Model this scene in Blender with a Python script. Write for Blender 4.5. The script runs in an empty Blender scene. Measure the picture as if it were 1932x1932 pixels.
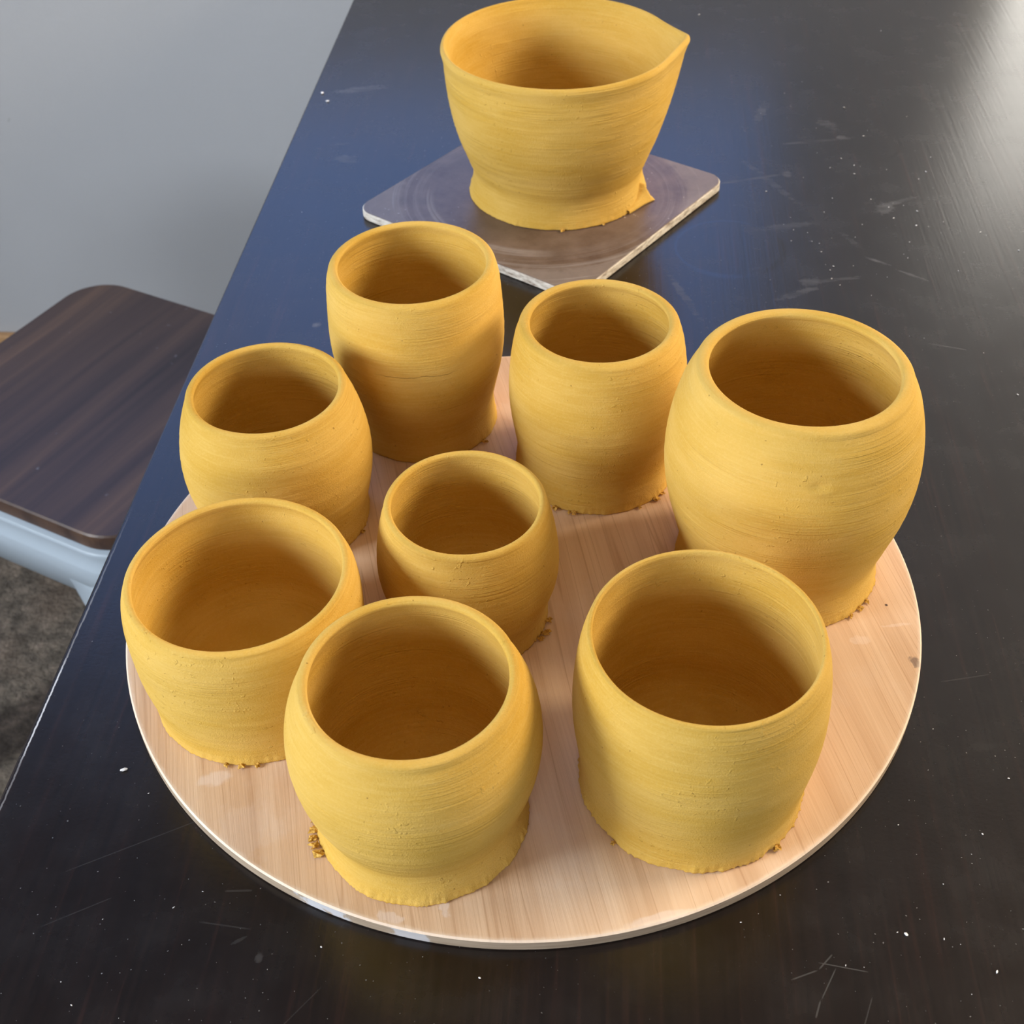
import bpy, bmesh, math, random
from mathutils import Vector, Matrix, noise

random.seed(7)
sc = bpy.context.scene
COL = sc.collection
PI = math.pi
TZ = 0.750            # table top height above the floor
BZ = TZ + 0.006       # top of the 6 mm boards

# ------------------------------------------------------------------ camera
cam_d = bpy.data.cameras.new('camera')
cam = bpy.data.objects.new('camera', cam_d)
COL.objects.link(cam)
cam_d.sensor_fit = 'HORIZONTAL'; cam_d.sensor_width = 36.0
cam_d.lens = 36.0 * 1.25165701
cam_d.shift_x = 0.00086; cam_d.shift_y = -0.03563
cam_d.clip_start = 0.01; cam_d.clip_end = 60
pit = 0.713912372; rol = -0.0276622569
fw = Vector((0, math.cos(pit), -math.sin(pit))); up = Vector((0, math.sin(pit), math.cos(pit))); rt = Vector((1, 0, 0))
r2 = math.cos(rol) * rt + math.sin(rol) * up
u2 = -math.sin(rol) * rt + math.cos(rol) * up
m = Matrix.Identity(4)
for i in range(3):
    m[i][0] = r2[i]; m[i][1] = u2[i]; m[i][2] = -fw[i]
m[2][3] = BZ + 0.42230
cam.matrix_world = m
cam_d.dof.use_dof = True; cam_d.dof.focus_distance = 0.52; cam_d.dof.aperture_fstop = 28
sc.camera = cam

# ------------------------------------------------------------------ colour management, world, lights
sc.view_settings.view_transform = 'Standard'; sc.view_settings.look = 'None'
sc.view_settings.gamma = 1.0; sc.view_settings.use_curve_mapping = False
sc.view_settings.exposure = 0.20
sc.cycles.use_denoising = True
sc.cycles.max_bounces = 8; sc.cycles.diffuse_bounces = 5
sc.cycles.sample_clamp_indirect = 6.0

wd = bpy.data.worlds.new('outside'); sc.world = wd; wd.use_nodes = True
bg = wd.node_tree.nodes['Background']
bg.inputs[0].default_value = (0.55, 0.75, 1.0, 1); bg.inputs[1].default_value = 1.0

RA = math.radians(-5.24)      # the room and the table are turned by this about the vertical
RM = Matrix.Rotation(RA, 4, 'Z')
def R_(x, y, z): return RM @ Vector((x, y, z))

def area_light(name, loc, aim, sx, sy, power, color, spread=180):
    d = bpy.data.lights.new(name, 'AREA'); d.shape = 'RECTANGLE'; d.size = sx; d.size_y = sy
    d.energy = power; d.color = color; d.spread = math.radians(spread)
    o = bpy.data.objects.new(name, d); COL.objects.link(o)
    o.location = R_(*loc)
    v = (R_(*aim) - R_(*loc)).normalized()
    o.rotation_euler = v.to_track_quat('-Z', 'Y').to_euler()
    return o
# room frame: x right, y towards the back wall, floor z = 0
XL, XR, YB, YF, ZC = -1.8, 2.0, 1.553, -2.5, 2.55
WIN = {  # wall: (u0, u1, z0, z1)
    'window_1': ('back', -1.45, 0.25, 1.00, 2.15),
    'window_2': ('back', 0.42, 1.82, 0.58, 1.26),
    'window_3': ('left', -0.90, -0.06, 1.16, 1.94),
    'added_front_window': ('front', -1.05, 0.15, 1.00, 1.90),  # unseen opening behind the camera, added to hold the front fill light
    'window_4': ('right', 0.55, 1.53, 1.62, 2.42),
}
area_light('daylight_blue_window', (-0.60, YB + 0.10, 1.58), (-0.60, 0, 1.58), 1.66, 1.12, 5.4, (0.04, 0.20, 1.0))
area_light('daylight_warm_window', (1.12, YB + 0.10, 0.92), (1.12, 0, 0.92), 1.38, 0.64, 11.0, (1.0, 0.90, 0.74))
area_light('daylight_side_window', (XL - 0.10, -0.44, 1.60), (0.1, 0.35, 0.75), 0.75, 0.70, 59, (0.84, 0.92, 1.0))
area_light('front_fill_light', (-0.45, YF - 0.10, 1.45), (0.0, 0.4, 0.75), 1.15, 0.85, 29, (0.92, 0.96, 1.0))  # added fill from behind the camera, brightens the cup fronts
area_light('daylight_high_window', (XR + 0.10, 1.05, 2.02), (0.1, 0.45, 0.75), 0.95, 0.75, 76, (1.0, 0.80, 0.54))
area_light('overhead_fill_light', (0.3, 0.2, ZC - 0.08), (0.3, 0.2, 0), 0.9, 0.9, 1.0, (1.0, 0.86, 0.68))  # faint overhead fill, added to lift the board; no lamp hangs here

# ------------------------------------------------------------------ node helpers
class NT:
    def __init__(s, name, rough=0.6, spec=0.5):
        s.m = bpy.data.materials.new(name); s.m.use_nodes = True
        s.t = s.m.node_tree; s.b = s.t.nodes['Principled BSDF']
        s.b.inputs['Roughness'].default_value = rough
        s.b.inputs['Specular IOR Level'].default_value = spec
        s.tc = s.t.nodes.new('ShaderNodeTexCoord').outputs['Object']
    def n(s, typ, **kw):
        nd = s.t.nodes.new(typ)
        for k, v in kw.items(): setattr(nd, k, v)
        return nd
    def put(s, sock, v):
        if isinstance(v, bpy.types.NodeSocket): s.t.links.new(v, sock)
        elif v is not None: sock.default_value = v
    def math(s, op, a, b=None, c=None, clamp=False):
        nd = s.n('ShaderNodeMath', operation=op); nd.use_clamp = clamp
        s.put(nd.inputs[0], a); s.put(nd.inputs[1], b)
        if c is not None: s.put(nd.inputs[2], c)
        return nd.outputs[0]
    def vmath(s, op, a, b=None):
        nd = s.n('ShaderNodeVectorMath', operation=op); s.put(nd.inputs[0], a); s.put(nd.inputs[1], b)
        return nd.outputs[0] if op not in ('LENGTH', 'DOT_PRODUCT', 'DISTANCE') else nd.outputs['Value']
    def mapping(s, v, loc=(0, 0, 0), rot=(0, 0, 0), scale=(1, 1, 1), typ='POINT'):
        nd = s.n('ShaderNodeMapping', vector_type=typ); s.put(nd.inputs[0], v)
        nd.inputs['Location'].default_value = loc; nd.inputs['Rotation'].default_value = rot; nd.inputs['Scale'].default_value = scale
        return nd.outputs[0]
    def noise(s, v, scale=5, detail=3, rough=0.5, dist=0.0, out=0):
        nd = s.n('ShaderNodeTexNoise'); s.put(nd.inputs['Vector'], v)
        nd.inputs['Scale'].default_value = scale; nd.inputs['Detail'].default_value = detail
        nd.inputs['Roughness'].default_value = rough; nd.inputs['Distortion'].default_value = dist
        return nd.outputs[out]
    def ramp(s, f, stops, interp='LINEAR'):
        nd = s.n('ShaderNodeValToRGB'); s.put(nd.inputs[0], f); cr = nd.color_ramp; cr.interpolation = interp
        while len(cr.elements) < len(stops): cr.elements.new(0.5)
        for e, (p, c) in zip(cr.elements, stops):
            e.position = p; e.color = (c[0], c[1], c[2], 1) if isinstance(c, tuple) else (c, c, c, 1)
        return nd.outputs[0]
    def mix(s, f, a, b, blend='MIX'):
        nd = s.n('ShaderNodeMix', data_type='RGBA', blend_type=blend)
        s.put(nd.inputs[0], f)
        for k, v in ((6, a), (7, b)):
            s.put(nd.inputs[k], (v[0], v[1], v[2], 1) if isinstance(v, tuple) else v)
        return nd.outputs[2]
    def bump(s, h, dist=0.001, strength=1.0, prev=None):
        nd = s.n('ShaderNodeBump'); nd.inputs['Strength'].default_value = strength; nd.inputs['Distance'].default_value = dist
        s.put(nd.inputs['Height'], h)
        if prev is not None: s.put(nd.inputs['Normal'], prev)
        return nd.outputs[0]
    def color(s, c): s.put(s.b.inputs['Base Color'], (c[0], c[1], c[2], 1) if isinstance(c, tuple) else c)
    def ss(s, v, lo, hi):
        nd = s.n('ShaderNodeMapRange', interpolation_type='SMOOTHSTEP'); s.put(nd.inputs[0], v)
        nd.inputs[1].default_value = lo; nd.inputs[2].default_value = hi
        return nd.outputs[0]
    def blot(s, v, cx, cy, rx, ry, rot=0, nz=None, soft=0.5):
        """elliptic stain in the xy plane, broken up by noise"""
        p = s.mapping(v, loc=(cx, cy, 0), rot=(0, 0, rot), scale=(rx, ry, 1), typ='TEXTURE')
        sx = s.n('ShaderNodeSeparateXYZ'); s.put(sx.inputs[0], p)
        d = s.math('SQRT', s.math('ADD', s.math('POWER', sx.outputs[0], 2), s.math('POWER', sx.outputs[1], 2)))
        if nz is not None: d = s.math('ADD', d, s.math('MULTIPLY_ADD', nz, 1.6, -0.8))
        return s.math('SUBTRACT', 1.0, s.ss(d, 1 - soft, 1.0))
    def seg(s, v, a, b, w):
        ang = math.atan2(b[1] - a[1], b[0] - a[0]); L = math.hypot(b[0] - a[0], b[1] - a[1]) / 2
        p = s.mapping(v, loc=((a[0] + b[0]) / 2, (a[1] + b[1]) / 2, 0), rot=(0, 0, ang), typ='TEXTURE')
        sx = s.n('ShaderNodeSeparateXYZ'); s.put(sx.inputs[0], p)
        e = s.math('SUBTRACT', 1.0, s.ss(s.math('ABSOLUTE', sx.outputs[1]), w * 0.4, w))
        f = s.math('SUBTRACT', 1.0, s.ss(s.math('ABSOLUTE', sx.outputs[0]), L * 0.6, L))
        return s.math('MULTIPLY', e, f)
    def ring(s, v, cx, cy, r, w, a0=None, aw=None):
        p = s.vmath('SUBTRACT', v, (cx, cy, 0)); sx = s.n('ShaderNodeSeparateXYZ'); s.put(sx.inputs[0], p)
        d = s.math('SQRT', s.math('ADD', s.math('POWER', sx.outputs[0], 2), s.math('POWER', sx.outputs[1], 2)))
        e = s.math('SUBTRACT', 1.0, s.ss(s.math('ABSOLUTE', s.math('SUBTRACT', d, r)), w * 0.3, w))
        if a0 is not None:
            c = s.math('ADD', s.math('MULTIPLY', sx.outputs[0], math.cos(a0) / r), s.math('MULTIPLY', sx.outputs[1], math.sin(a0) / r))
            e = s.math('MULTIPLY', e, s.ss(c, math.cos(aw), math.cos(aw * 0.6)))
        return e

def mx(nt, *vals):
    o = vals[0]
    for v in vals[1:]: o = nt.math('MAXIMUM', o, v)
    return o

# ------------------------------------------------------------------ materials
def mat_clay(name='ochre_clay', seed=0.0, dark=1.0, crack=False):
    s = NT(name, 0.92, 0.15)
    v = s.mapping(s.tc, loc=(seed, seed * 0.7, 0))
    big = s.noise(s.mapping(v, scale=(22, 22, 60)), 1, 3)
    c = s.ramp(big, [(0.3, (0.570 * dark, 0.338 * dark, 0.052 * dark)), (0.7, (0.650 * dark, 0.412 * dark, 0.098 * dark))])
    # dry paler film and dark grog specks
    film = s.noise(s.mapping(v, scale=(40, 40, 900)), 1, 4, 0.7)
    c = s.mix(s.math('MULTIPLY', s.ss(film, 0.4, 0.75), 0.18), c, (0.80, 0.58, 0.20))
    dry = s.noise(v, 900, 3, 0.7)
    c = s.mix(s.math('MULTIPLY', s.ss(dry, 0.45, 0.7), 0.08), c, (0.86, 0.66, 0.30))
    sp = s.noise(v, 520, 1, 0.4)
    c = s.mix(s.math('MULTIPLY', s.ss(sp, 0.79, 0.82), 0.6), c, (0.17, 0.085, 0.02))
    if crack:                           # a hairline drying crack across the belly
        sx = s.n('ShaderNodeSeparateXYZ'); s.put(sx.inputs[0], s.tc)
        wv = s.math('MULTIPLY_ADD', s.noise(s.mapping(s.tc, scale=(90, 90, 0)), 1, 3, 0.6), 0.0035, 0.0555)
        ln = s.ss(s.math('ABSOLUTE', s.math('SUBTRACT', sx.outputs[2], wv)), 0.00030, 0.00008)
        ln = s.math('MULTIPLY', s.math('MULTIPLY', ln, s.ss(sx.outputs[1], -0.034, -0.036)), s.math('MULTIPLY', s.ss(sx.outputs[0], -0.020, -0.012), s.ss(sx.outputs[0], 0.022, 0.016)))
        c = s.mix(s.math('MULTIPLY', ln, 0.6), c, (0.16, 0.08, 0.015))
    s.color(c)
    rings = s.noise(s.mapping(v, scale=(10, 10, 1100)), 1, 2, 0.55, 0.25)
    rings2 = s.noise(s.mapping(v, scale=(14, 14, 330)), 1, 2, 0.6, 0.3)
    patch = s.ss(s.noise(s.mapping(v, scale=(28, 28, 70)), 1, 2), 0.38, 0.66)
    h = s.math('ADD', s.math('MULTIPLY', s.math('MULTIPLY', rings, patch), 1.0), s.math('MULTIPLY', rings2, 0.32))
    grain = s.noise(v, 1500, 3, 0.6)
    lumps = s.ss(s.noise(v, 420, 2, 0.5), 0.62, 0.74)
    n1 = s.bump(h, 0.00060, 1.0)
    n2 = s.bump(grain, 0.00022, 1.0, n1)
    n3 = s.bump(s.math('MULTIPLY', lumps, s.ss(s.noise(v, 35, 2), 0.45, 0.62)), 0.00025, 0.9, n2)
    s.put(s.b.inputs['Normal'], n3)
    return s.m
def mat_torn():
    s = NT('torn_clay', 0.95, 0.1)
    n = s.noise(s.tc, 500, 4, 0.65)
    s.color(s.ramp(n, [(0.3, (0.28, 0.13, 0.02)), (0.55, (0.66, 0.40, 0.09)), (0.75, (0.80, 0.54, 0.17))]))
    s.put(s.b.inputs['Normal'], s.bump(n, 0.0008, 1.0))
    return s.m

def mat_board():
    s = NT('maple_plywood', 0.55, 0.35)
    v = s.mapping(s.tc, rot=(0, 0, math.radians(-11)))
    warp = s.noise(s.mapping(v, scale=(9, 2.2, 1)), 1, 2, out=1)
    vv = s.vmath('ADD', v, s.vmath('MULTIPLY', warp, (0.035, 0.0, 0)))
    bands = s.noise(s.mapping(vv, scale=(70, 2.2, 1)), 1, 3, 0.6)
    fib = s.noise(s.mapping(vv, scale=(900, 22, 1)), 1, 3, 0.6)
    c = s.ramp(bands, [(0.28, (0.560, 0.355, 0.215)), (0.5, (0.690, 0.475, 0.310)), (0.72, (0.765, 0.555, 0.380))])
    c = s.mix(s.math('MULTIPLY', s.ss(fib, 0.40, 0.72), 0.20), c, (0.50, 0.30, 0.17))
    line = s.noise(s.mapping(vv, scale=(150, 3.0, 1)), 1, 1, 0.3)
    c = s.mix(s.math('MULTIPLY', s.ss(s.math('ABSOLUTE', s.math('SUBTRACT', line, 0.5)), 0.018, 0.0), 0.45), c, (0.42, 0.23, 0.12))
    # white slip smears and one knot of dirt on the rim
    nz = s.noise(s.tc, 90, 4, 0.6); nz2 = s.noise(s.tc, 320, 3, 0.6)
    Cx, Cy = BATC
    def bl(x, y, rx, ry, rot, nn=nz, soft=0.4): return s.blot(s.tc, x / 1000 - Cx, y / 1000 - Cy, rx / 1000, ry / 1000, rot, nn, soft)
    dust = mx(s, bl(-48, 246.2, 6.5, 2.6, -.3, nz2), bl(-28.5, 250, 2.2, 5, .2, nz2), bl(-120, 309, 8, 4, .2),
              s.math('MULTIPLY', bl(-105, 285, 16, 16, .3), 0.35), bl(49, 243, 15, 2.2, .22), s.math('MULTIPLY', bl(168, 380, 8, 1.2, .1, nz2), .7),
              s.math('MULTIPLY', bl(150, 372, 5, 3, .1, nz2), .6), s.math('MULTIPLY', bl(163, 325, 3, 10, .1, nz2), .5), s.math('MULTIPLY', bl(2, 540, 9, 12, .4), .5))
    haze = s.ss(s.noise(s.tc, 26, 5, 0.6), 0.52, 0.78)
    c = s.mix(s.math('MULTIPLY', haze, 0.22), c, (0.80, 0.72, 0.66))
    c = s.mix(s.math('MULTIPLY', dust, 0.30), c, (0.88, 0.82, 0.80))
    c = s.mix(s.math('MULTIPLY', bl(170.5, 358, 2.6, 3.6, .5, nz2), 0.7), c, (0.13, 0.09, 0.08))
    c = s.mix(bl(166, 392, .8, .8, 0, None), c, (0.06, 0.03, 0.02))
    # rim fades paler where it is worn
    sx = s.n('ShaderNodeSeparateXYZ'); s.put(sx.inputs[0], s.tc)
    rr = s.math('SQRT', s.math('ADD', s.math('POWER', sx.outputs[0], 2), s.math('POWER', sx.outputs[1], 2)))
    edge = s.ss(s.math('ADD', rr, s.math('MULTIPLY', nz2, 0.0016)), 0.1765, 0.1785)
    c = s.mix(s.math('MULTIPLY', edge, 0.55), c, (0.86, 0.74, 0.62))
    s.color(c)
    s.put(s.b.inputs['Normal'], s.bump(s.math('ADD', fib, s.math('MULTIPLY', bands, 0.5)), 0.0003, 0.35))
    s.put(s.b.inputs['Roughness'], s.math('MULTIPLY_ADD', dust, 0.3, 0.5))
    return s.m
def mat_board_edge():
    s = NT('plywood_edge', 0.75, 0.25)
    n = s.noise(s.mapping(s.tc, scale=(60, 60, 900)), 1, 3)
    c = s.ramp(n, [(0.3, (0.29, 0.215, 0.15)), (0.7, (0.40, 0.31, 0.225))])
    Cx, Cy = BATC; nz = s.noise(s.tc, 260, 3, 0.6)
    d = mx(s, s.blot(s.tc, -.0735 - Cx, .2505 - Cy, .012, .012, 0, nz, .3), s.math('MULTIPLY', s.blot(s.tc, -.042 - Cx, .240 - Cy, .010, .004, 0, nz, .4), 0.8))
    d = s.math('MULTIPLY', d, s.ss(s.noise(s.tc, 130, 3), 0.38, 0.5))
    s.color(s.mix(s.math('MULTIPLY', d, 0.6), c, (0.62, 0.66, 0.74)))
    return s.m

def mat_table():
    s = NT('dark_veneer', 0.3, 0.6)
    v = s.tc
    g = s.noise(s.mapping(v, scale=(420, 9, 1)), 1, 4, 0.62, 0.15)
    g2 = s.noise(s.mapping(v, scale=(60, 3, 1)), 1, 3, 0.6)
    c = s.ramp(g, [(0.30, (0.0035, 0.0022, 0.0022)), (0.58, (0.0090, 0.0050, 0.0044)), (0.80, (0.0320, 0.0120, 0.0092))])
    c = s.mix(s.math('MULTIPLY', g2, 0.45), c, (0.009, 0.0058, 0.0052))
    nz = s.noise(v, 45, 4, 0.6); nf = s.noise(v, 260, 4, 0.65); streak = s.noise(s.mapping(v, rot=(0, 0, .5), scale=(60, 260, 1)), 1, 3, 0.6)
    def W(x, y):
        q = RM.inverted() @ Vector((x / 1000, y / 1000, 0)); return q.x, q.y
    def bl(x, y, rx, ry, rot=0, nn=nf, soft=0.6):
        a, b = W(x, y); return s.blot(v, a, b, rx / 1000, ry / 1000, rot, nn, soft)
    def sg(a, b, w): return s.seg(v, W(*a), W(*b), w / 1000)
    smears = mx(s,
        s.math('MULTIPLY', bl(-110, 963, 26, 6, .30), .8), s.math('MULTIPLY', bl(-112, 846, 12, 7, -.4), .55), s.math('MULTIPLY', bl(-117, 870, 8, 2, .3), .3),
        bl(-113, 636, 3.4, 3.2, 0, nf, .8), s.math('MULTIPLY', bl(176, 655, 20, 3.5, .5), .6), s.math('MULTIPLY', bl(187, 668, 9, 6, .2), .55),
        s.math('MULTIPLY', sg((190, 668), (222, 672), 2.2), .45), s.math('MULTIPLY', bl(253, 755, 7, 10, -.6), .75), s.math('MULTIPLY', bl(262, 762, 18, 3, .5), .7),
        s.math('MULTIPLY', bl(196, 905, 5, 22, -.25), .55), s.math('MULTIPLY', bl(184, 795, 4, 45, .5), .30), s.math('MULTIPLY', sg((130, 790), (196, 806), 1.8), .55),
        s.math('MULTIPLY', bl(197, 806, 4, 6, .2), .7), s.math('MULTIPLY', sg((196, 850), (262, 858), 2.0), .4),
        s.math('MULTIPLY', bl(240, 880, 14, 7, -.9), .5), s.math('MULTIPLY', bl(246, 858, 5, 5), .8), s.math('MULTIPLY', bl(232, 690, 12, 1.6, -.6), .8),
        s.math('MULTIPLY', bl(250, 672, 12, 1.4, -.6), .8), s.math('MULTIPLY', bl(108, 655, 3.5, 38, .35), .4),
        s.math('MULTIPLY', bl(185, 735, 34, 5, .25), .30), s.math('MULTIPLY', bl(222, 715, 3, 20, .5), .25))
    broken = s.ss(streak, 0.36, 0.66)
    smears = s.math('MULTIPLY', smears, s.math('MULTIPLY_ADD', broken, 0.75, 0.25))
    scr = mx(s, sg((92.4, 221.1), (103.3, 224.7), .35), sg((103, 224.5), (109.5, 230.6), .35), sg((102.6, 227.6), (121.5, 223.1), .3), sg((109.8, 225.8), (101.5, 213), .3),
             sg((101.8, 214), (98.6, 207), .4), s.math('MULTIPLY', sg((120, 215), (114, 203), .3), .6), s.math('MULTIPLY', sg((-178, 270), (-118, 297), .3), .45),
             s.math('MULTIPLY', sg((-180, 248), (-150, 262), .3), .45), s.math('MULTIPLY', sg((-120, 250), (-98, 246), .4), .5), s.math('MULTIPLY', sg((-112, 262), (-100, 262), .6), .5),
             s.math('MULTIPLY', sg((-88, 205), (-70, 225), .3), .3), s.math('MULTIPLY', sg((179, 352), (205, 356), .5), .4), s.math('MULTIPLY', sg((240, 600), (262, 592), .6), .8),
             s.math('MULTIPLY', bl(-95, 235, 2.0, 2.5, 0), .7), s.math('MULTIPLY', bl(-103, 242, 5, .8, .6), .5), s.math('MULTIPLY', bl(188, 318, 9, 3, .2), .22))
    micro = s.ss(s.noise(v, 900, 1, 0.3), 0.775, 0.80)
    area = s.ss(s.noise(v, 5, 4, 0.6), 0.35, 0.75)
    film = s.math('MULTIPLY', s.ss(nz, 0.35, 0.85), 0.012)
    dirt = mx(s, s.math('MULTIPLY', smears, 0.15), s.math('MULTIPLY', scr, 0.085), s.math('MULTIPLY', s.math('MULTIPLY', micro, area), .5), film)
    c = s.mix(dirt, c, (0.52, 0.52, 0.53))
    # paint seam along the edge band
    sx = s.n('ShaderNodeSeparateXYZ'); s.put(sx.inputs[0], v)
    a, b = W(-205.5, 307.7)
    wob = s.math('ADD', sx.outputs[0], s.math('MULTIPLY_ADD', nf, 0.0012, -0.0006))
    seam = s.ss(s.math('ABSOLUTE', s.math('SUBTRACT', wob, a)), 0.00055, 0.00015)
    seam = s.math('MULTIPLY', seam, s.ss(sx.outputs[1], 0.47, 0.385))
    seam = s.math('MULTIPLY', seam, s.math('MULTIPLY_ADD', s.blot(v, a, W(-201, 352)[1], .01, .032, 0, None, .5), 0.75, 0.25))
    c = s.mix(seam, c, (0.75, 0.75, 0.76))
    s.color(c)
    clean = mx(s, s.ring(v, *W(143, 710), .034, .0035, -0.9, 1.7), s.ring(v, *W(143, 710), .034, .0012), s.math('MULTIPLY', s.ring(v, *W(256, 850), .030, .0016, 0.2, 2.2), .8))
    ro = s.math('MULTIPLY_ADD', nz, 0.06, 0.235)
    ro = s.math('ADD', ro, s.math('MULTIPLY', dirt, 0.6))
    ro = s.math('SUBTRACT', ro, s.math('MULTIPLY', clean, 0.07))
    s.put(s.b.inputs['Roughness'], ro)
    leather = s.noise(v, 650, 2, 0.5)
    n1 = s.bump(g, 0.0001, 0.6)
    s.put(s.b.inputs['Normal'], s.bump(leather, 0.00006, 0.4, n1))
    return s.m

def mat_masonite():
    s = NT('brown_hardboard', 0.42, 0.5)
    v = s.tc
    n = s.noise(v, 60, 5, 0.65); f = s.noise(v, 600, 3, 0.6)
    c = s.ramp(n, [(0.3, (0.098, 0.062, 0.050)), (0.7, (0.165, 0.115, 0.094))])
    sx = s.n('ShaderNodeSeparateXYZ'); s.put(sx.inputs[0], v)
    rr = s.math('SQRT', s.math('ADD', s.math('POWER', sx.outputs[0], 2), s.math('POWER', sx.outputs[1], 2)))
    arcs = s.noise(s.n('ShaderNodeCombineXYZ').outputs[0], 1)
    cmb = s.n('ShaderNodeCombineXYZ'); s.put(cmb.inputs[0], s.math('MULTIPLY', rr, 420)); s.put(cmb.inputs[1], s.math('MULTIPLY', sx.outputs[0], 10)); s.put(cmb.inputs[2], s.math('MULTIPLY', sx.outputs[1], 10))
    arc = s.noise(cmb.outputs[0], 1, 3, 0.6)
    outer = s.ss(rr, 0.066, 0.112)
    dust = s.math('MULTIPLY', s.math('MULTIPLY', s.ss(arc, 0.42, 0.75), outer), 0.30)
    corner = s.math('MULTIPLY', s.ss(s.math('ADD', rr, s.math('MULTIPLY', n, 0.012)), 0.098, 0.106), 0.14)
    sw = s.math('MULTIPLY', s.ring(v, 0, 0, .078, .006, PI * .95, 1.0), s.math('MULTIPLY', s.ss(arc, .35, .6), .2))
    chips = s.ss(s.noise(v, 330, 2, 0.5), 0.70, 0.73)
    chips = s.math('MULTIPLY', chips, s.ss(s.noise(v, 26, 2), 0.48, 0.6))
    d = mx(s, dust, corner, sw, s.math('MULTIPLY', chips, 0.8))
    s.color(s.mix(d, c, (0.62, 0.60, 0.60)))
    s.put(s.b.inputs['Roughness'], s.math('MULTIPLY_ADD', d, 0.35, 0.36))
    s.put(s.b.inputs['Normal'], s.bump(f, 0.00015, 0.5))
    return s.m
def mat_masonite_edge():
    s = NT('hardboard_edge', 0.85, 0.2)
    n = s.noise(s.mapping(s.tc, scale=(150, 150, 500)), 1, 3, 0.6)
    s.color(s.ramp(n, [(0.28, (0.26, 0.20, 0.16)), (0.52, (0.62, 0.57, 0.50)), (0.75, (0.78, 0.75, 0.70))]))
    s.put(s.b.inputs['Normal'], s.bump(n, 0.0003, 0.6))
    return s.m
def mat_walnut():
    s = NT('walnut_laminate', 0.42, 0.4)
    warp = s.noise(s.mapping(s.tc, scale=(6, 1.5, 1)), 1, 2, out=1)
    v = s.vmath('ADD', s.tc, s.vmath('MULTIPLY', warp, (0.04, 0, 0)))
    b = s.noise(s.mapping(v, scale=(38, 1.7, 38)), 1, 3, 0.6)
    f = s.noise(s.mapping(v, scale=(480, 9, 480)), 1, 3, 0.6)
    c = s.ramp(b, [(0.30, (0.030, 0.017, 0.013)), (0.46, (0.062, 0.034, 0.025)), (0.60, (0.088, 0.048, 0.031)), (0.75, (0.15, 0.080, 0.045))])
    c = s.mix(s.math('MULTIPLY', f, 0.40), c, (0.035, 0.020, 0.016))
    sp = s.math('MULTIPLY', s.ss(s.noise(s.tc, 70, 3), 0.70, 0.76), 0.25)
    s.color(s.mix(sp, c, (0.4, 0.4, 0.42)))
    return s.m
def mat_plain(name, col, rough=0.5, spec=0.5, var=0.0, scale=20, bump=0.0, bscale=200, metallic=0.0):
    s = NT(name, rough, spec); s.b.inputs['Metallic'].default_value = metallic
    n = s.noise(s.tc, scale, 4, 0.6)
    k = 1 - var
    s.color(s.mix(n, (col[0] * k, col[1] * k, col[2] * k), (col[0] * (1 + var * .6), col[1] * (1 + var * .6), col[2] * (1 + var * .6))))
    if bump: s.put(s.b.inputs['Normal'], s.bump(s.noise(s.tc, bscale, 3, 0.6), bump, 0.6))
    return s.m
def mat_wall():
    s = NT('painted_wall', 0.75, 0.3)
    n = s.noise(s.tc, 3, 4, 0.6)
    c = s.mix(n, (0.435, 0.447, 0.472), (0.478, 0.49, 0.515))
    sp = s.math('MULTIPLY', s.ss(s.noise(s.tc, 28, 3, 0.5), 0.735, 0.77), 0.30)
    c = s.mix(sp, c, (0.20, 0.19, 0.19))
    s.color(c)
    s.put(s.b.inputs['Normal'], s.bump(s.noise(s.mapping(s.tc, scale=(1, 1, 2)), 90, 4, 0.65), 0.0012, 0.5))
    return s.m
def mat_carpet():
    s = NT('mottled_carpet', 1.0, 0.05)
    n = s.noise(s.tc, 42, 5, 0.72); n2 = s.noise(s.tc, 190, 3, 0.6); n3 = s.noise(s.tc, 9, 3)
    c = s.ramp(n, [(0.33, (0.060, 0.048, 0.038)), (0.46, (0.150, 0.122, 0.094)), (0.58, (0.26, 0.205, 0.155)), (0.70, (0.42, 0.33, 0.25))])
    c = s.mix(s.math('MULTIPLY', n2, 0.5), c, (0.15, 0.132, 0.105))
    c = s.mix(s.math('MULTIPLY', s.ss(n3, .5, .7), 0.25), c, (0.17, 0.105, 0.065))
    s.color(c)
    s.put(s.b.inputs['Normal'], s.bump(n2, 0.006, 0.9))
    return s.m

# ------------------------------------------------------------------ mesh helpers
def link(name, mesh, mat, parent=None, smooth=False):
    o = bpy.data.objects.new(name, mesh); COL.objects.link(o)
    if mat: mesh.materials.append(mat)
    if parent: o.parent = parent
    if smooth:
        for p in mesh.polygons: p.use_smooth = True
    return o
def from_bm(name, bm, mat, parent=None, smooth=False):
    me = bpy.data.meshes.new(name); bm.normal_update(); bm.to_mesh(me); bm.free()
    return link(name, me, mat, parent, smooth)
def thing(name, label, cat, loc=(0, 0, 0), rz=0, group=None):
    o = bpy.data.objects.new(name, None); COL.objects.link(o); o.empty_display_size = 0.05
    o.location = loc; o.rotation_euler = (0, 0, rz); o['label'] = label; o['category'] = cat
    if group: o['group'] = group
    return o
def box_bm(bm, x0, x1, y0, y1, z0, z1, bev=0):
    r = bmesh.ops.create_cube(bm, size=1)
    vs = r['verts']
    for v in vs:
        v.co = Vector(((x0 + x1) / 2 + v.co.x * (x1 - x0), (y0 + y1) / 2 + v.co.y * (y1 - y0), (z0 + z1) / 2 + v.co.z * (z1 - z0)))
    if bev:
        es = list({e for v in vs for e in v.link_edges})
        bmesh.ops.bevel(bm, geom=es, offset=bev, segments=2, affect='EDGES', profile=0.5)
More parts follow.
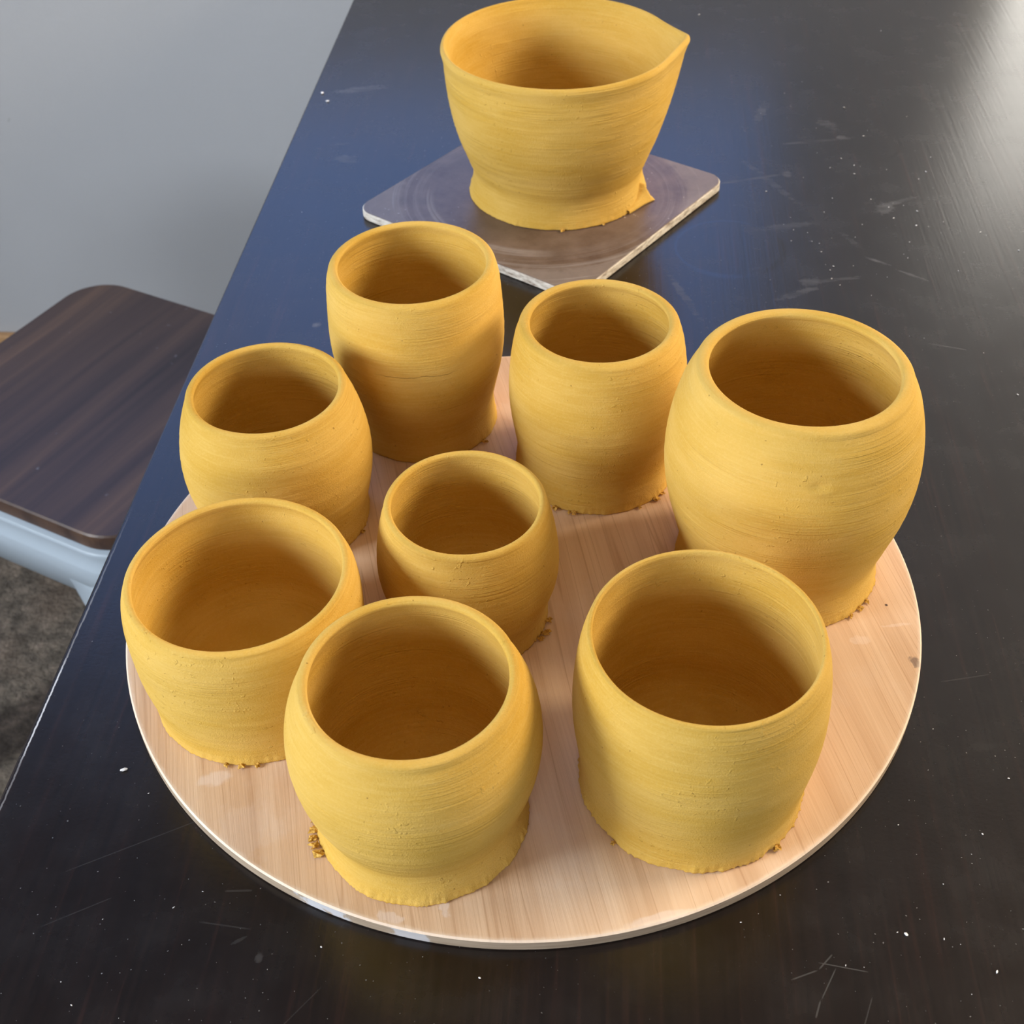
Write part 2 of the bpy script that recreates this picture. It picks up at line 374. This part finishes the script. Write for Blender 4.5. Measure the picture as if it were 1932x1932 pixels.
def rounded_poly(w, h, r, n=10):
    pts = []
    for cx, cy, a in ((w / 2 - r, h / 2 - r, 0), (-w / 2 + r, h / 2 - r, PI / 2), (-w / 2 + r, -h / 2 + r, PI), (w / 2 - r, -h / 2 + r, 1.5 * PI)):
        for i in range(n + 1):
            t = a + PI / 2 * i / n; pts.append((cx + r * math.cos(t), cy + r * math.sin(t)))
    return pts
def loft(rings, cap0=True, cap1=True):
    """rings: list of lists of xyz with equal counts -> bmesh"""
    bm = bmesh.new(); V = [[bm.verts.new(p) for p in r] for r in rings]; n = len(V[0])
    for a, b in zip(V[:-1], V[1:]):
        for i in range(n): bm.faces.new((a[i], a[(i + 1) % n], b[(i + 1) % n], b[i]))
    if cap0: bm.faces.new(list(reversed(V[0])))
    if cap1: bm.faces.new(V[-1])
    return bm

# ------------------------------------------------------------------ the room
def room():
    wm = mat_wall(); out = []
    def wall(name, ax, at, thick, u0, u1, holes):
        """ax 'y': wall plane at y=at spanning x; ax 'x': plane at x=at spanning y. holes (u0,u1,z0,z1)"""
        bm = bmesh.new()
        def bx(a, b, z0, z1):
            if b - a < 1e-4 or z1 - z0 < 1e-4: return
            lo, hi = min(at, at + thick), max(at, at + thick)
            if ax == 'y': box_bm(bm, a, b, lo, hi, z0, z1)
            else: box_bm(bm, lo, hi, a, b, z0, z1)
        cur = u0
        for (a, b, z0, z1) in sorted(holes):
            bx(cur, a, 0, ZC); bx(a, b, 0, z0); bx(a, b, z1, ZC); cur = b
        bx(cur, u1, 0, ZC)
        for v in bm.verts: v.co = RM @ v.co
        o = from_bm(name, bm, wm); o['kind'] = 'structure'
    holes = {'back': [], 'left': [], 'right': [], 'front': []}
    for k, (w, a, b, z0, z1) in WIN.items(): holes[w].append((a, b, z0, z1))
    wall('wall_back', 'y', YB, 0.12, XL - .12, XR + .12, holes['back'])
    wall('wall_left', 'x', XL, -0.12, YF, YB, holes['left'])
    wall('wall_right', 'x', XR, 0.12, YF, YB, holes['right'])
    wall('wall_front', 'y', YF, -0.12, XL - .12, XR + .12, holes['front'])
    for name, z0, z1, mt in (('floor', -0.1, 0, mat_carpet()), ('ceiling', ZC, ZC + .1, mat_plain('ceiling_paint', (0.17, 0.155, 0.145), .9, .2))):
        bm = bmesh.new(); box_bm(bm, XL - .12, XR + .12, YF - .12, YB + .12, z0, z1)
        for v in bm.verts: v.co = RM @ v.co
        o = from_bm(name, bm, mt); o['kind'] = 'structure'
    bm = bmesh.new(); box_bm(bm, XL, XR, YB - .014, YB, 0, .085, .003)
    for v in bm.verts: v.co = RM @ v.co
    o = from_bm('baseboard_back', bm, mat_plain('oak_baseboard', (0.52, 0.31, 0.15), .5, .4, .15, 30)); o['kind'] = 'structure'
    # window frames, sashes
    fm = mat_plain('white_frame_paint', (0.75, 0.74, 0.72), .4, .5)
    for k, (w, a, b, z0, z1) in WIN.items():
        bm = bmesh.new(); t = .045
        def fb(u0, u1, za, zb, d0=.02, d1=.07):
            if w == 'back': box_bm(bm, u0, u1, YB + d0, YB + d1, za, zb)
            elif w == 'front': box_bm(bm, u0, u1, YF - d1, YF - d0, za, zb)
            elif w == 'left': box_bm(bm, XL - d1, XL - d0, u0, u1, za, zb)
            else: box_bm(bm, XR + d0, XR + d1, u0, u1, za, zb)
        fb(a, b, z0, z0 + t); fb(a, b, z1 - t, z1); fb(a, a + t, z0, z1); fb(b - t, b, z0, z1)
        fb((a + b) / 2 - .012, (a + b) / 2 + .012, z0, z1, .03, .06)
        for v in bm.verts: v.co = RM @ v.co
        o = from_bm(k, bm, fm); o['kind'] = 'structure'
room()

# ------------------------------------------------------------------ table
XE = (RM.inverted() @ Vector((-0.2078, 0.3070, 0))).x      # left edge in the turned frame
def table():
    T = thing('work_table', 'long dark brown wood veneer work table, scratched and dusted with white clay', 'table', (0, 0, 0), RA)
    W_, Y0, Y1, th = 1.02, -0.02, 1.50, 0.032
    tm = mat_table()
    bm = bmesh.new(); box_bm(bm, XE, XE + W_, Y0, Y1, TZ - th, TZ, .0012); from_bm('table_top', bm, tm, T)
    lm = mat_plain('dark_leg_lacquer', (0.016, 0.011, 0.010), .35, .5, .2)
    bm = bmesh.new(); box_bm(bm, XE + .09, XE + W_ - .09, Y0 + .09, Y1 - .09, TZ - th - .07, TZ - th)
    r = bm; from_bm('apron', r, lm, T)
    for lx in (XE + .10, XE + W_ - .10):
        for ly in (Y0 + .10, Y1 - .10):
            bm = bmesh.new(); box_bm(bm, lx - .03, lx + .03, ly - .03, ly + .03, 0, TZ - th - .07, .004)
            from_bm('leg', bm, lm, T)
table()

# ------------------------------------------------------------------ round board
BATC = (0.019037 * 0.178, 2.319258 * 0.178)
def round_board():
    n = 256; rad = 0.178; th = 0.0058
    def ring(r, z, w=0.0): return [(r * math.cos(2 * PI * i / n), r * math.sin(2 * PI * i / n), z) for i in range(n)]
    T = thing('round_board', 'round pale maple plywood board carrying the yellow cups', 'board', (BATC[0], BATC[1], TZ + .0002))
    bm = loft([ring(rad - .0022, th), ring(rad - .0007, th), ring(rad, th - .0006)], False, False)
    c = [v for v in bm.verts][:n]
    bm.faces.new(list(reversed(c)))
    # orient upward
    bmesh.ops.recalc_face_normals(bm, faces=bm.faces)
    f = max(bm.faces, key=lambda f: f.calc_area())
    if f.normal.z < 0: bmesh.ops.reverse_faces(bm, faces=bm.faces)
    from_bm('board_face', bm, mat_board(), T)
    bm = loft([ring(rad - .0008, 0), ring(rad, .0007), ring(rad, th - .0006)], True, False)
    o = from_bm('board_edge', bm, mat_board_edge(), T)
    o['label'] = 'grey-brown cut edge of the board with white slip splashes'
round_board()

# ------------------------------------------------------------------ square bat
def square_bat():
    P = [(-0.09941, 0.76282), (0.04230, 0.65137), (0.15407, 0.79240), (0.01016, 0.90263)]
    cx = sum(p[0] for p in P) / 4; cy = sum(p[1] for p in P) / 4
    ang = math.atan2(P[2][1] - P[1][1], P[2][0] - P[1][0])
    w = .5 * (math.dist(P[1], P[2]) + math.dist(P[0], P[3])); h = .5 * (math.dist(P[0], P[1]) + math.dist(P[2], P[3]))
    T = thing('square_bat', 'square brown hardboard bat with rounded corners under the spouted bowl', 'board', (cx, cy, TZ + .0002), ang)
    th = .0058
    def rg(ins, z): return [(x, y, z) for x, y in rounded_poly(w - 2 * ins, h - 2 * ins, .0135 - ins, 12)]
    bm = loft([rg(.0006, th - .0002), rg(.0012, th)], False, True)
    from_bm('bat_face', bm, mat_masonite(), T)
    bm = loft([rg(.0006, 0), rg(0, .0006), rg(0, th - .0008), rg(.0006, th - .0002)], True, False)
    o = from_bm('bat_edge', bm, mat_masonite_edge(), T); o['label'] = 'pale worn edge of the hardboard bat'
square_bat()

# ------------------------------------------------------------------ thrown pots
FR = [0, .03, .07, .12, .18, .24, .31, .38, .46, .54, .62, .70, .78, .85, .91, .96, 1.0]
def pchip(X, Y):
    n = len(X); h = [X[i + 1] - X[i] for i in range(n - 1)]; d = [(Y[i + 1] - Y[i]) / h[i] for i in range(n - 1)]
    m_ = [d[0]] + [0] * (n - 2) + [d[-1]]
    for i in range(1, n - 1): m_[i] = (d[i - 1] * h[i] + d[i] * h[i - 1]) / (h[i] + h[i - 1])
    def f(x):
        x = min(max(x, X[0]), X[-1]); i = 0
        while i < n - 2 and x > X[i + 1]: i += 1
        t = (x - X[i]) / h[i]; t2 = t * t; t3 = t2 * t
        return (2 * t3 - 3 * t2 + 1) * Y[i] + (t3 - 2 * t2 + t) * h[i] * m_[i] + (-2 * t3 + 3 * t2) * Y[i + 1] + (t3 - t2) * h[i] * m_[i + 1]
    return f
CLAY = [mat_clay('ochre_clay', 0.0), mat_clay('ochre_clay_b', 3.7, 0.97), mat_clay('ochre_clay_c', 9.1, 1.02), mat_clay('ochre_clay_cracked', 5.2, 1.0, True)]
TORN = mat_torn()
def pot(name, label, cat, group, spec, R, mat, burrs=(), rag=1.0, spout=None, dent=None, foot_lip=1.0, tab=None):
    cx, cy, h, ri = [a / 1000 for a in spec]
    R = [a / 1000 for a in R]
    T = thing(name, label, cat, (cx, cy, BZ + .0004), 0, group)
    sd = cx * 91.7 + cy * 37.3
    # light smoothing of the measured profile between foot and lip
    for _ in range(2):
        R2 = R[:]
        for i in range(5, 14): R2[i] = .25 * R[i - 1] + .5 * R[i] + .25 * R[i + 1]
        R = R2
    f = pchip([a * h for a in FR], R)
    Ro = R[-1]; lw = Ro - ri          # width of the lip
    zt = h - .0 
    NA = 300
    # outer wall rows, foot first
    rows = []   # (r, z, tag)
    nz = 90
    zl = h - min(.0028, lw * .7)
    zs = [0, .0005, .0012, .002, .003, .0045, .006, .008]
    zs += [.008 + (zl - .008) * i / nz for i in range(1, nz + 1)]
    for z in zs: rows.append([f(z), z, 'o'])
    # lip: rounded from (f(zl), zl) over (mid, top) to (ri, h)
    ra = f(zl); topz = h + lw * .16
    rim = []
    for i in range(1, 11):
        t = i / 10 * PI * .5
        pr = ri + (ra - ri) * (1 - (1 - math.cos(t)) * .62)
        pz = zl + (topz - zl) * math.sin(t)
        rim.append([pr, pz, 'r'])
    r0 = rim[-1][0]
    for i in range(1, 6):
        t = i / 5 * PI * .5
        rim.append([ri + (r0 - ri) * (1 - math.sin(t)), topz - (topz - (h - .0012)) * (1 - math.cos(t)), 'r'])
    rows += rim
    # inner wall
    wall0 = lw
    floor_z = .007; ni = 44
    for i in range(1, ni + 1):
        z = (h - .0012) + (floor_z - (h - .0012)) * i / ni
        k = min(1, (h - z) / (h * .25))
        wt = wall0 * (1 - k) + (.0048 if h < .1 else .0055) * k
        r = f(z) - wt
        r = min(r, ri + (r - ri) * min(1, (h - z) / .004)) if z > h - .004 else r
        q = max(0, 1 - (z - floor_z) / .012)
        r -= .010 * (1 - math.sqrt(max(0, 1 - q * q)))
        rows.append([r, z, 'i'])
    rb = rows[-1][0]
    for i in range(1, 9):
        t = i / 8; rows.append([rb * (1 - t) + .0004 * t, floor_z - .0012 * math.sin(t * PI / 2) - .0004 * math.cos(t * 9), 'i'])
    # spout direction
    if spout:
        sa, sr, sh = spout; rat = Ro / sr; pt = math.acos(rat)
    V = []; nr = len(rows)
    for j, (r, z, tg) in enumerate(rows):
        row = []
        for i in range(NA):
            a = 2 * PI * i / NA; rr = r; zz = z
            ca, sa_ = math.cos(a), math.sin(a)
            # slow throwing wobble, tiny
            rr += .00028 * noise.noise(Vector((ca * 1.1 + sd, sa_ * 1.1, z * 14)))
            if tg == 'o' and .01 < z < zl: rr += .00006 * math.sin(z * 1000 * 1.15 + a + sd) * (0.5 + noise.noise(Vector((ca, sa_ + sd, z * 30))))
            if tg != 'i' or z > .02:
                zz += .0006 * (z / h) * noise.noise(Vector((ca * .9 - sd, sa_ * .9, 0)))
            if tg == 'o' and z < .009:          # ragged, spread foot edge
                k = (1 - z / .009) ** 2.2
                n1 = noise.noise(Vector((ca * 5 + sd, sa_ * 5, 1.3))); n2 = noise.noise(Vector((ca * 48 + sd, sa_ * 48, z * 300)))
                rr += rag * k * (-.0004 * foot_lip + .0007 * n1 + .0005 * max(0, n2) + .0003 * n2)
                if 0 < z < .004: zz += .0006 * n2
            if dent and tg == 'o':
                da, dz, dw, dh, dd = dent
                u = ((a - da + PI) % (2 * PI) - PI) * rr / dw; w_ = (z - dz) / dh
                q = u * u + w_ * w_
                if q < 4: rr += dd * (-math.exp(-q * 1.6) + .9 * math.exp(-(u * u * .8 + (w_ + .75) ** 2 * 3)))
            if spout:
                d = abs((a - sa + PI) % (2 * PI) - PI)
                wz = max(0, min(1, (z / h - .18) / .82)); wz = wz ** 1.55
                if tg == 'i' and z < .02: wz = 0
                dd_ = d + .0
                ratio = (1 / math.cos(max(0, pt - d))) if d < pt else 1.0
                # round off the tip a little
                tipsoft = .012; 
                if d < .05: ratio -= (1 - d / .05) ** 2 * .012
                rr *= 1 + wz * (ratio - 1)
                zz += sh * wz * max(0, 1 - d / (pt * 1.1)) ** 1.5
            row.append((rr * ca, rr * sa_, max(zz, 0.0) if tg == 'o' else zz))
        V.append(row)
    # one full mesh for the normals, then split into its parts
    verts = [p for row in V for p in row]
    faces = []; ftag = []
    for j in range(nr - 1):
        za = rows[j + 1][1]
        tg = rows[j + 1][2]
        kind = 'rim' if tg == 'r' else ('foot' if tg == 'o' and za <= .0081 else 'body')
        for i in range(NA):
            k = (i + 1) % NA
            faces.append((j * NA + i, j * NA + k, (j + 1) * NA + k, (j + 1) * NA + i)); ftag.append(kind)
    top = list(range((nr - 1) * NA, nr * NA)); faces.append(tuple(top)); ftag.append('body')
    bot = list(reversed(range(NA))); faces.append(tuple(bot)); ftag.append('foot')
    full = bpy.data.meshes.new('full'); full.from_pydata(verts, [], faces); full.update()
    norms = [v.normal.copy() for v in full.vertices]
    for kind in ('body', 'rim', 'foot'):
        idx = {}; vs = []; fs = []; ns = []
        for fc, tg in zip(faces, ftag):
            if tg != kind: continue
            nf = []
            for q in fc:
                if q not in idx: idx[q] = len(vs); vs.append(verts[q]); ns.append(norms[q])
                nf.append(idx[q])
            fs.append(nf)
        me = bpy.data.meshes.new(kind); me.from_pydata(vs, [], fs); me.update()
        link(kind, me, mat, T, True)
        me.normals_split_custom_set_from_vertices(ns)
    bpy.data.meshes.remove(full)
    # torn crumbs of clay hanging on the foot
    for (bx_, by_, size, seed) in burrs:
        rnd = random.Random(seed)
        a = math.atan2(by_ / 1000 - cy, bx_ / 1000 - cx); rr = max(R[0] + .0004, math.hypot(bx_ / 1000 - cx, by_ / 1000 - cy) - .0004)
        rr = min(rr, R[0] + .003)
        bm = bmesh.new()
        bmesh.ops.create_icosphere(bm, subdivisions=2, radius=1)
        s_ = size / 1000
        for v in bm.verts:
            n_ = noise.noise(v.co * 1.7 + Vector((seed * 3.1, 0, 0)))
            v.co *= max(.25, 1 + 1.5 * n_ + .7 * noise.noise(v.co * 4.1 + Vector((0, seed * 1.7, 0))))
            v.co = Vector((v.co.x * s_ * rnd.uniform(.95, 1.05), v.co.y * s_ * .8, max(v.co.z * s_ * .55, -s_ * .2)))
        o = from_bm('clay_burr', bm, TORN, T)
        o.location = (rr * math.cos(a), rr * math.sin(a), s_ * .22 + .0002); o.rotation_euler = (0, 0, a + rnd.uniform(-.5, .5))
    if tab:                             # a torn wedge of clay left at the foot
        a, out, hh, w_ = tab
        bm = bmesh.new(); rnd = random.Random(5); r0 = R[0] - .004
        secs = [(-1.2, .02), (-.8, .10), (-.45, .28), (-.18, .62), (0, 1.0), (.10, .7), (.24, .05)]
        L = []
        for u, k in secs:
            aa = a + u * w_ / R[0] * 1.6
            j = .0006 * rnd.uniform(-1, 1)
            L.append([bm.verts.new(((r0) * math.cos(aa), (r0) * math.sin(aa), 0)), bm.verts.new(((R[0] + .0008 + out * k + j) * math.cos(aa), (R[0] + .0008 + out * k + j) * math.sin(aa), .0002)),
                      bm.verts.new(((R[0] + out * k * .75) * math.cos(aa), (R[0] + out * k * .75) * math.sin(aa), .0022)), bm.verts.new(((R[0] - .0006 + out * k * .12) * math.cos(aa), (R[0] - .0006 + out * k * .12) * math.sin(aa), .002 + hh * k)), bm.verts.new((r0 * math.cos(aa), r0 * math.sin(aa), .003 + hh * k))])
        for A, B in zip(L[:-1], L[1:]):
            for q in range(4): bm.faces.new((A[q], A[q + 1], B[q + 1], B[q]))
        bmesh.ops.recalc_face_normals(bm, faces=bm.faces)
        bmesh.ops.subdivide_edges(bm, edges=bm.edges[:], cuts=2, use_grid_fill=True)
        for v in bm.verts: v.co += Vector((1, 1, 0)) * .0005 * noise.noise(v.co * 700)
        o = from_bm('clay_tab', bm, mat, T, True)
    return T

G1 = 'unfired yellow clay cups standing on the round board'
cups = [
 ('clay_cup', 'tall barrel-shaped yellow clay cup at the back left of the round board', (-45.3, 537.7, 94.3, 36.0),
  [38.9, 38.3, 37.8, 37.4, 37.5, 38.4, 40.0, 41.8, 43.1, 44.0, 44.2, 43.8, 43.3, 43.0, 42.4, 41.4, 39.9], 3, [(-13, 514, 1.4, 3)], {}),
 ('clay_cup', 'narrow-mouthed yellow clay cup at the back of the board, just left of the largest cup', (42.9, 496.6, 85.0, 32.4),
  [40.7, 40.2, 39.8, 39.3, 39.2, 39.7, 40.7, 41.8, 42.7, 43.1, 43.0, 42.5, 41.7, 40.7, 39.6, 38.2, 36.6], 1,
  [(20.5, 461.5, 1.6, 5), (28, 459, 1.1, 8), (30.0, 457.3, 1.7, 6), (62, 460.5, 1.1, 7), (70.5, 466.0, 1.6, 9), (74, 470, 1.2, 10)], {}),
 ('clay_cup', 'largest yellow clay cup, with a small dent in its belly, at the right', (121.2, 423.2, 109.6, 38.7),
  [46.3, 45.6, 45.0, 44.7, 45.5, 47.2, 49.3, 51.6, 53.5, 54.6, 54.7, 53.9, 52.4, 50.6, 48.3, 45.7, 43.2], 2,
  [(81, 401, 1.6, 11), (157, 394, 1.3, 12), (153, 390, 1.5, 13), (148, 386, 1.0, 14)], dict(dent=(-1.597, .0885, .0046, .0024, .0011))),
 ('clay_cup', 'small-mouthed yellow clay cup at far left, directly behind the wide shallow cup', (-109.3, 464.1, 76.1, 32.4),
  [39.9, 39.8, 39.7, 39.8, 40.4, 41.5, 42.8, 43.9, 44.5, 44.5, 44.0, 43.0, 41.5, 39.9, 38.3, 36.8, 35.7], 1, [(-72, 449, 1.2, 15)], {}),
 ('clay_cup', 'smallest yellow clay cup, standing in the middle of the round board', (-19.4, 395.6, 65.4, 30.8),
  [34.6, 34.0, 33.6, 33.5, 34.2, 35.6, 37.4, 38.8, 39.4, 39.4, 39.0, 38.2, 37.4, 36.4, 35.3, 34.4, 33.8], 0,
  [(14.5, 388, 1.8, 16), (14.0, 380, 1.8, 17), (11.5, 377, 1.2, 18)], {}),
 ('clay_cup', 'wide shallow straight-sided yellow clay cup at the front left of the round board', (-108.9, 358.6, 65.1, 41.1),
  [44.6, 44.4, 44.2, 44.2, 44.6, 45.3, 46.1, 46.9, 47.2, 47.3, 47.5, 47.7, 47.6, 47.0, 46.2, 45.0, 43.8], 2,
  [(-117, 315.5, 1.2, 19), (-111, 314.6, 1.4, 20), (-105, 314.7, 1.3, 21)], {}),
 ('clay_cup', 'round-bellied yellow clay cup with a narrow pinched foot, front centre of the round board', (-37.6, 290.8, 79.4, 35.0),
  [41.3, 40.3, 39.3, 38.6, 38.7, 40.2, 42.6, 44.4, 45.8, 46.6, 46.9, 46.5, 45.4, 43.6, 41.5, 39.7, 38.3], 0,
  [(-78.5, 283, 1.9, 22), (-79.5, 279, 1.6, 23), (-78.5, 275.5, 1.7, 24), (-76.5, 272.5, 1.9, 25), (-79.6, 287.5, 1.3, 26)], {}),
 ('clay_cup', 'wide-mouthed yellow clay cup with a torn foot edge, front right of the board', (67.5, 303.9, 82.7, 40.3),
  [44.3, 43.9, 43.5, 43.5, 43.8, 44.4, 45.2, 46.1, 46.9, 47.2, 47.1, 46.7, 46.1, 45.3, 44.3, 43.2, 42.1], 1,
  [(95, 270.5, 1.6, 27), (35, 274, 1.0, 28)], dict(rag=1.5)),
]
for nm, lab, sp, R, mi, burrs, kw in cups:
    pot(nm, lab, 'cup', G1, sp, R, CLAY[mi], burrs, **kw)
pot('spouted_bowl', 'large yellow clay pouring bowl with a pinched spout, standing on the square brown bat', 'bowl', None, (37.2, 786.5, 100.4, 71.2),
    [60.2, 58.9, 57.6, 56.7, 57.0, 58.9, 61.5, 64.5, 67.0, 69.0, 70.4, 71.5, 72.3, 72.8, 73.1, 74.1, 75.3], CLAY[0],
    [(37, 726.6, 1.6, 31), (64, 733, 1.2, 32)], tab=(-.36, .0065, .0085, .012), spout=(math.radians(-4.5), .0842, .0035))

# ------------------------------------------------------------------ stool
def stool():
    a = math.radians(-29.0); S = .310; zt = 0.456
    T = thing('stool', 'low stool with dark walnut seat and pale painted steel frame, left of the table', 'stool', (-.3775, .965, 0), a)
    th = .016; r = .045
    def rg(ins, z): return [(x, y, z) for x, y in rounded_poly(S - 2 * ins, S - 2 * ins, r - ins, 14)]
    bm = loft([rg(.001, zt - th), rg(0, zt - th + .001), rg(0, zt - .0015), rg(.0015, zt)], True, True)
    wm = mat_walnut(); wm_o = from_bm('seat', bm, wm, T)
    pm = mat_plain('pale_painted_steel', (0.36, 0.42, 0.48), .38, .5, .04, 8)
    # pressed-steel rim: rolled lip, groove and flared apron, corners rounded
    prof = [(-.012, zt - th - .001), (.0035, zt - th - .001), (.0050, zt - th - .003), (.0042, zt - th - .006), (.0045, zt - th - .018), (.0065, zt - th - .0205), (.0070, zt - th - .023), (.0085, zt - th - .052), (.0065, zt - th - .052), (.004, zt - th - .020)]
    def rg2(out, z): return [(x, y, z) for x, y in rounded_poly(S + 2 * out, S + 2 * out, r + out, 14)]
    bm = loft([rg2(o, z) for o, z in prof], False, False)
    from_bm('seat_frame', bm, pm, T, True)
    # four legs: folded tapering sheets, splayed
    z1 = zt - th - .022
    for sx in (-1, 1):
        for sy in (-1, 1):
            bm = bmesh.new()
            rows = []
            NZ = 18
            for i in range(NZ + 1):
                t = i / NZ; z = z1 * (1 - t)
                half = S / 2 + .0045 + .055 * t
                # gusset at the top widens the sheet into the apron
                rc = .050 * (1 - .75 * t); pts = []
                w = .066 - .014 * t - rc + .022 * max(0, 1 - (z1 - z) / .055) ** 1.6
                pts.append((half - rc - w, half))
                pts.append((half - rc, half))
                for k in range(1, 6):
                    q = PI / 2 * k / 6; pts.append((half - rc + rc * math.sin(q), half - rc + rc * math.cos(q)))
                pts.append((half, half - rc)); pts.append((half, half - rc - w))
                rows.append([(x * sx, y * sy, z) for x, y in pts])
            V = [[bm.verts.new(p) for p in rw] for rw in rows]
            for A, B in zip(V[:-1], V[1:]):
                for k in range(len(A) - 1): bm.faces.new((A[k], A[k + 1], B[k + 1], B[k]))
            bmesh.ops.recalc_face_normals(bm, faces=bm.faces)
            o = from_bm('leg', bm, pm, T, True)
            md = o.modifiers.new('sheet', 'SOLIDIFY'); md.thickness = .0018; md.offset = 0
            # rubber foot
            bm = bmesh.new(); h_ = S / 2 + .0045 + .055
            box_bm(bm, h_ - .040, h_ + .001, h_ - .040, h_ + .001, 0, .012, .003)
            for v in bm.verts: v.co.x *= sx; v.co.y *= sy
            if sx * sy < 0: bmesh.ops.reverse_faces(bm, faces=bm.faces)
            from_bm('rubber_foot', bm, mat_plain('black_rubber', (.02, .02, .02), .7, .3), o)
stool()

# ------------------------------------------------------------------ crumbs of dry white clay on the table
def crumbs():
    bm = bmesh.new(); rnd = random.Random(11)
    spots = [(-160.5, 318, 1.5), (137, 237, .9), (165, 222, .8), (83, 203, .7), (203, 262, .6), (-139.5, 957, 2.0), (-134, 942, 1.8), (96, 548, .6)]
    for _ in range(170):
        if rnd.random() < .45: x, y = rnd.gauss(235, 45), rnd.gauss(745, 75)
        elif rnd.random() < .6: x, y = rnd.uniform(-190, 240), rnd.uniform(190, 330)
        else: x, y = rnd.uniform(-190, 450), rnd.uniform(200, 1100)
        spots.append((x, y, rnd.choice((.12, .16, .2, .25, .3, .4)) * (1 + y / 900)))
    BC = (BATC[0] * 1000, BATC[1] * 1000)
    for x, y, s_ in spots:
        if math.hypot(x - BC[0], y - BC[1]) < 181: continue
        if (RM.inverted() @ Vector((x / 1000, y / 1000, 0))).x < XE + .004: continue
        if -105 < x < 160 and 645 < y < 910: continue
        mt = Matrix.Translation((x / 1000, y / 1000, TZ + .00005 + s_ * .00042)) @ Matrix.Rotation(rnd.uniform(0, PI), 4, 'Z') @ Matrix.Diagonal((s_ / 1000 * rnd.uniform(.7, 1.3), s_ / 1000 * rnd.uniform(.35, .7), s_ / 1000 * .4, 1))
        bmesh.ops.create_icosphere(bm, subdivisions=1, radius=1, matrix=mt)
    o = from_bm('clay_crumbs', bm, mat_plain('dry_white_clay', (0.82, 0.82, 0.84), .9, .1))
    o['kind'] = 'stuff'; o['label'] = 'tiny white crumbs of dry clay scattered over the dark table'; o['category'] = 'crumbs'
crumbs()
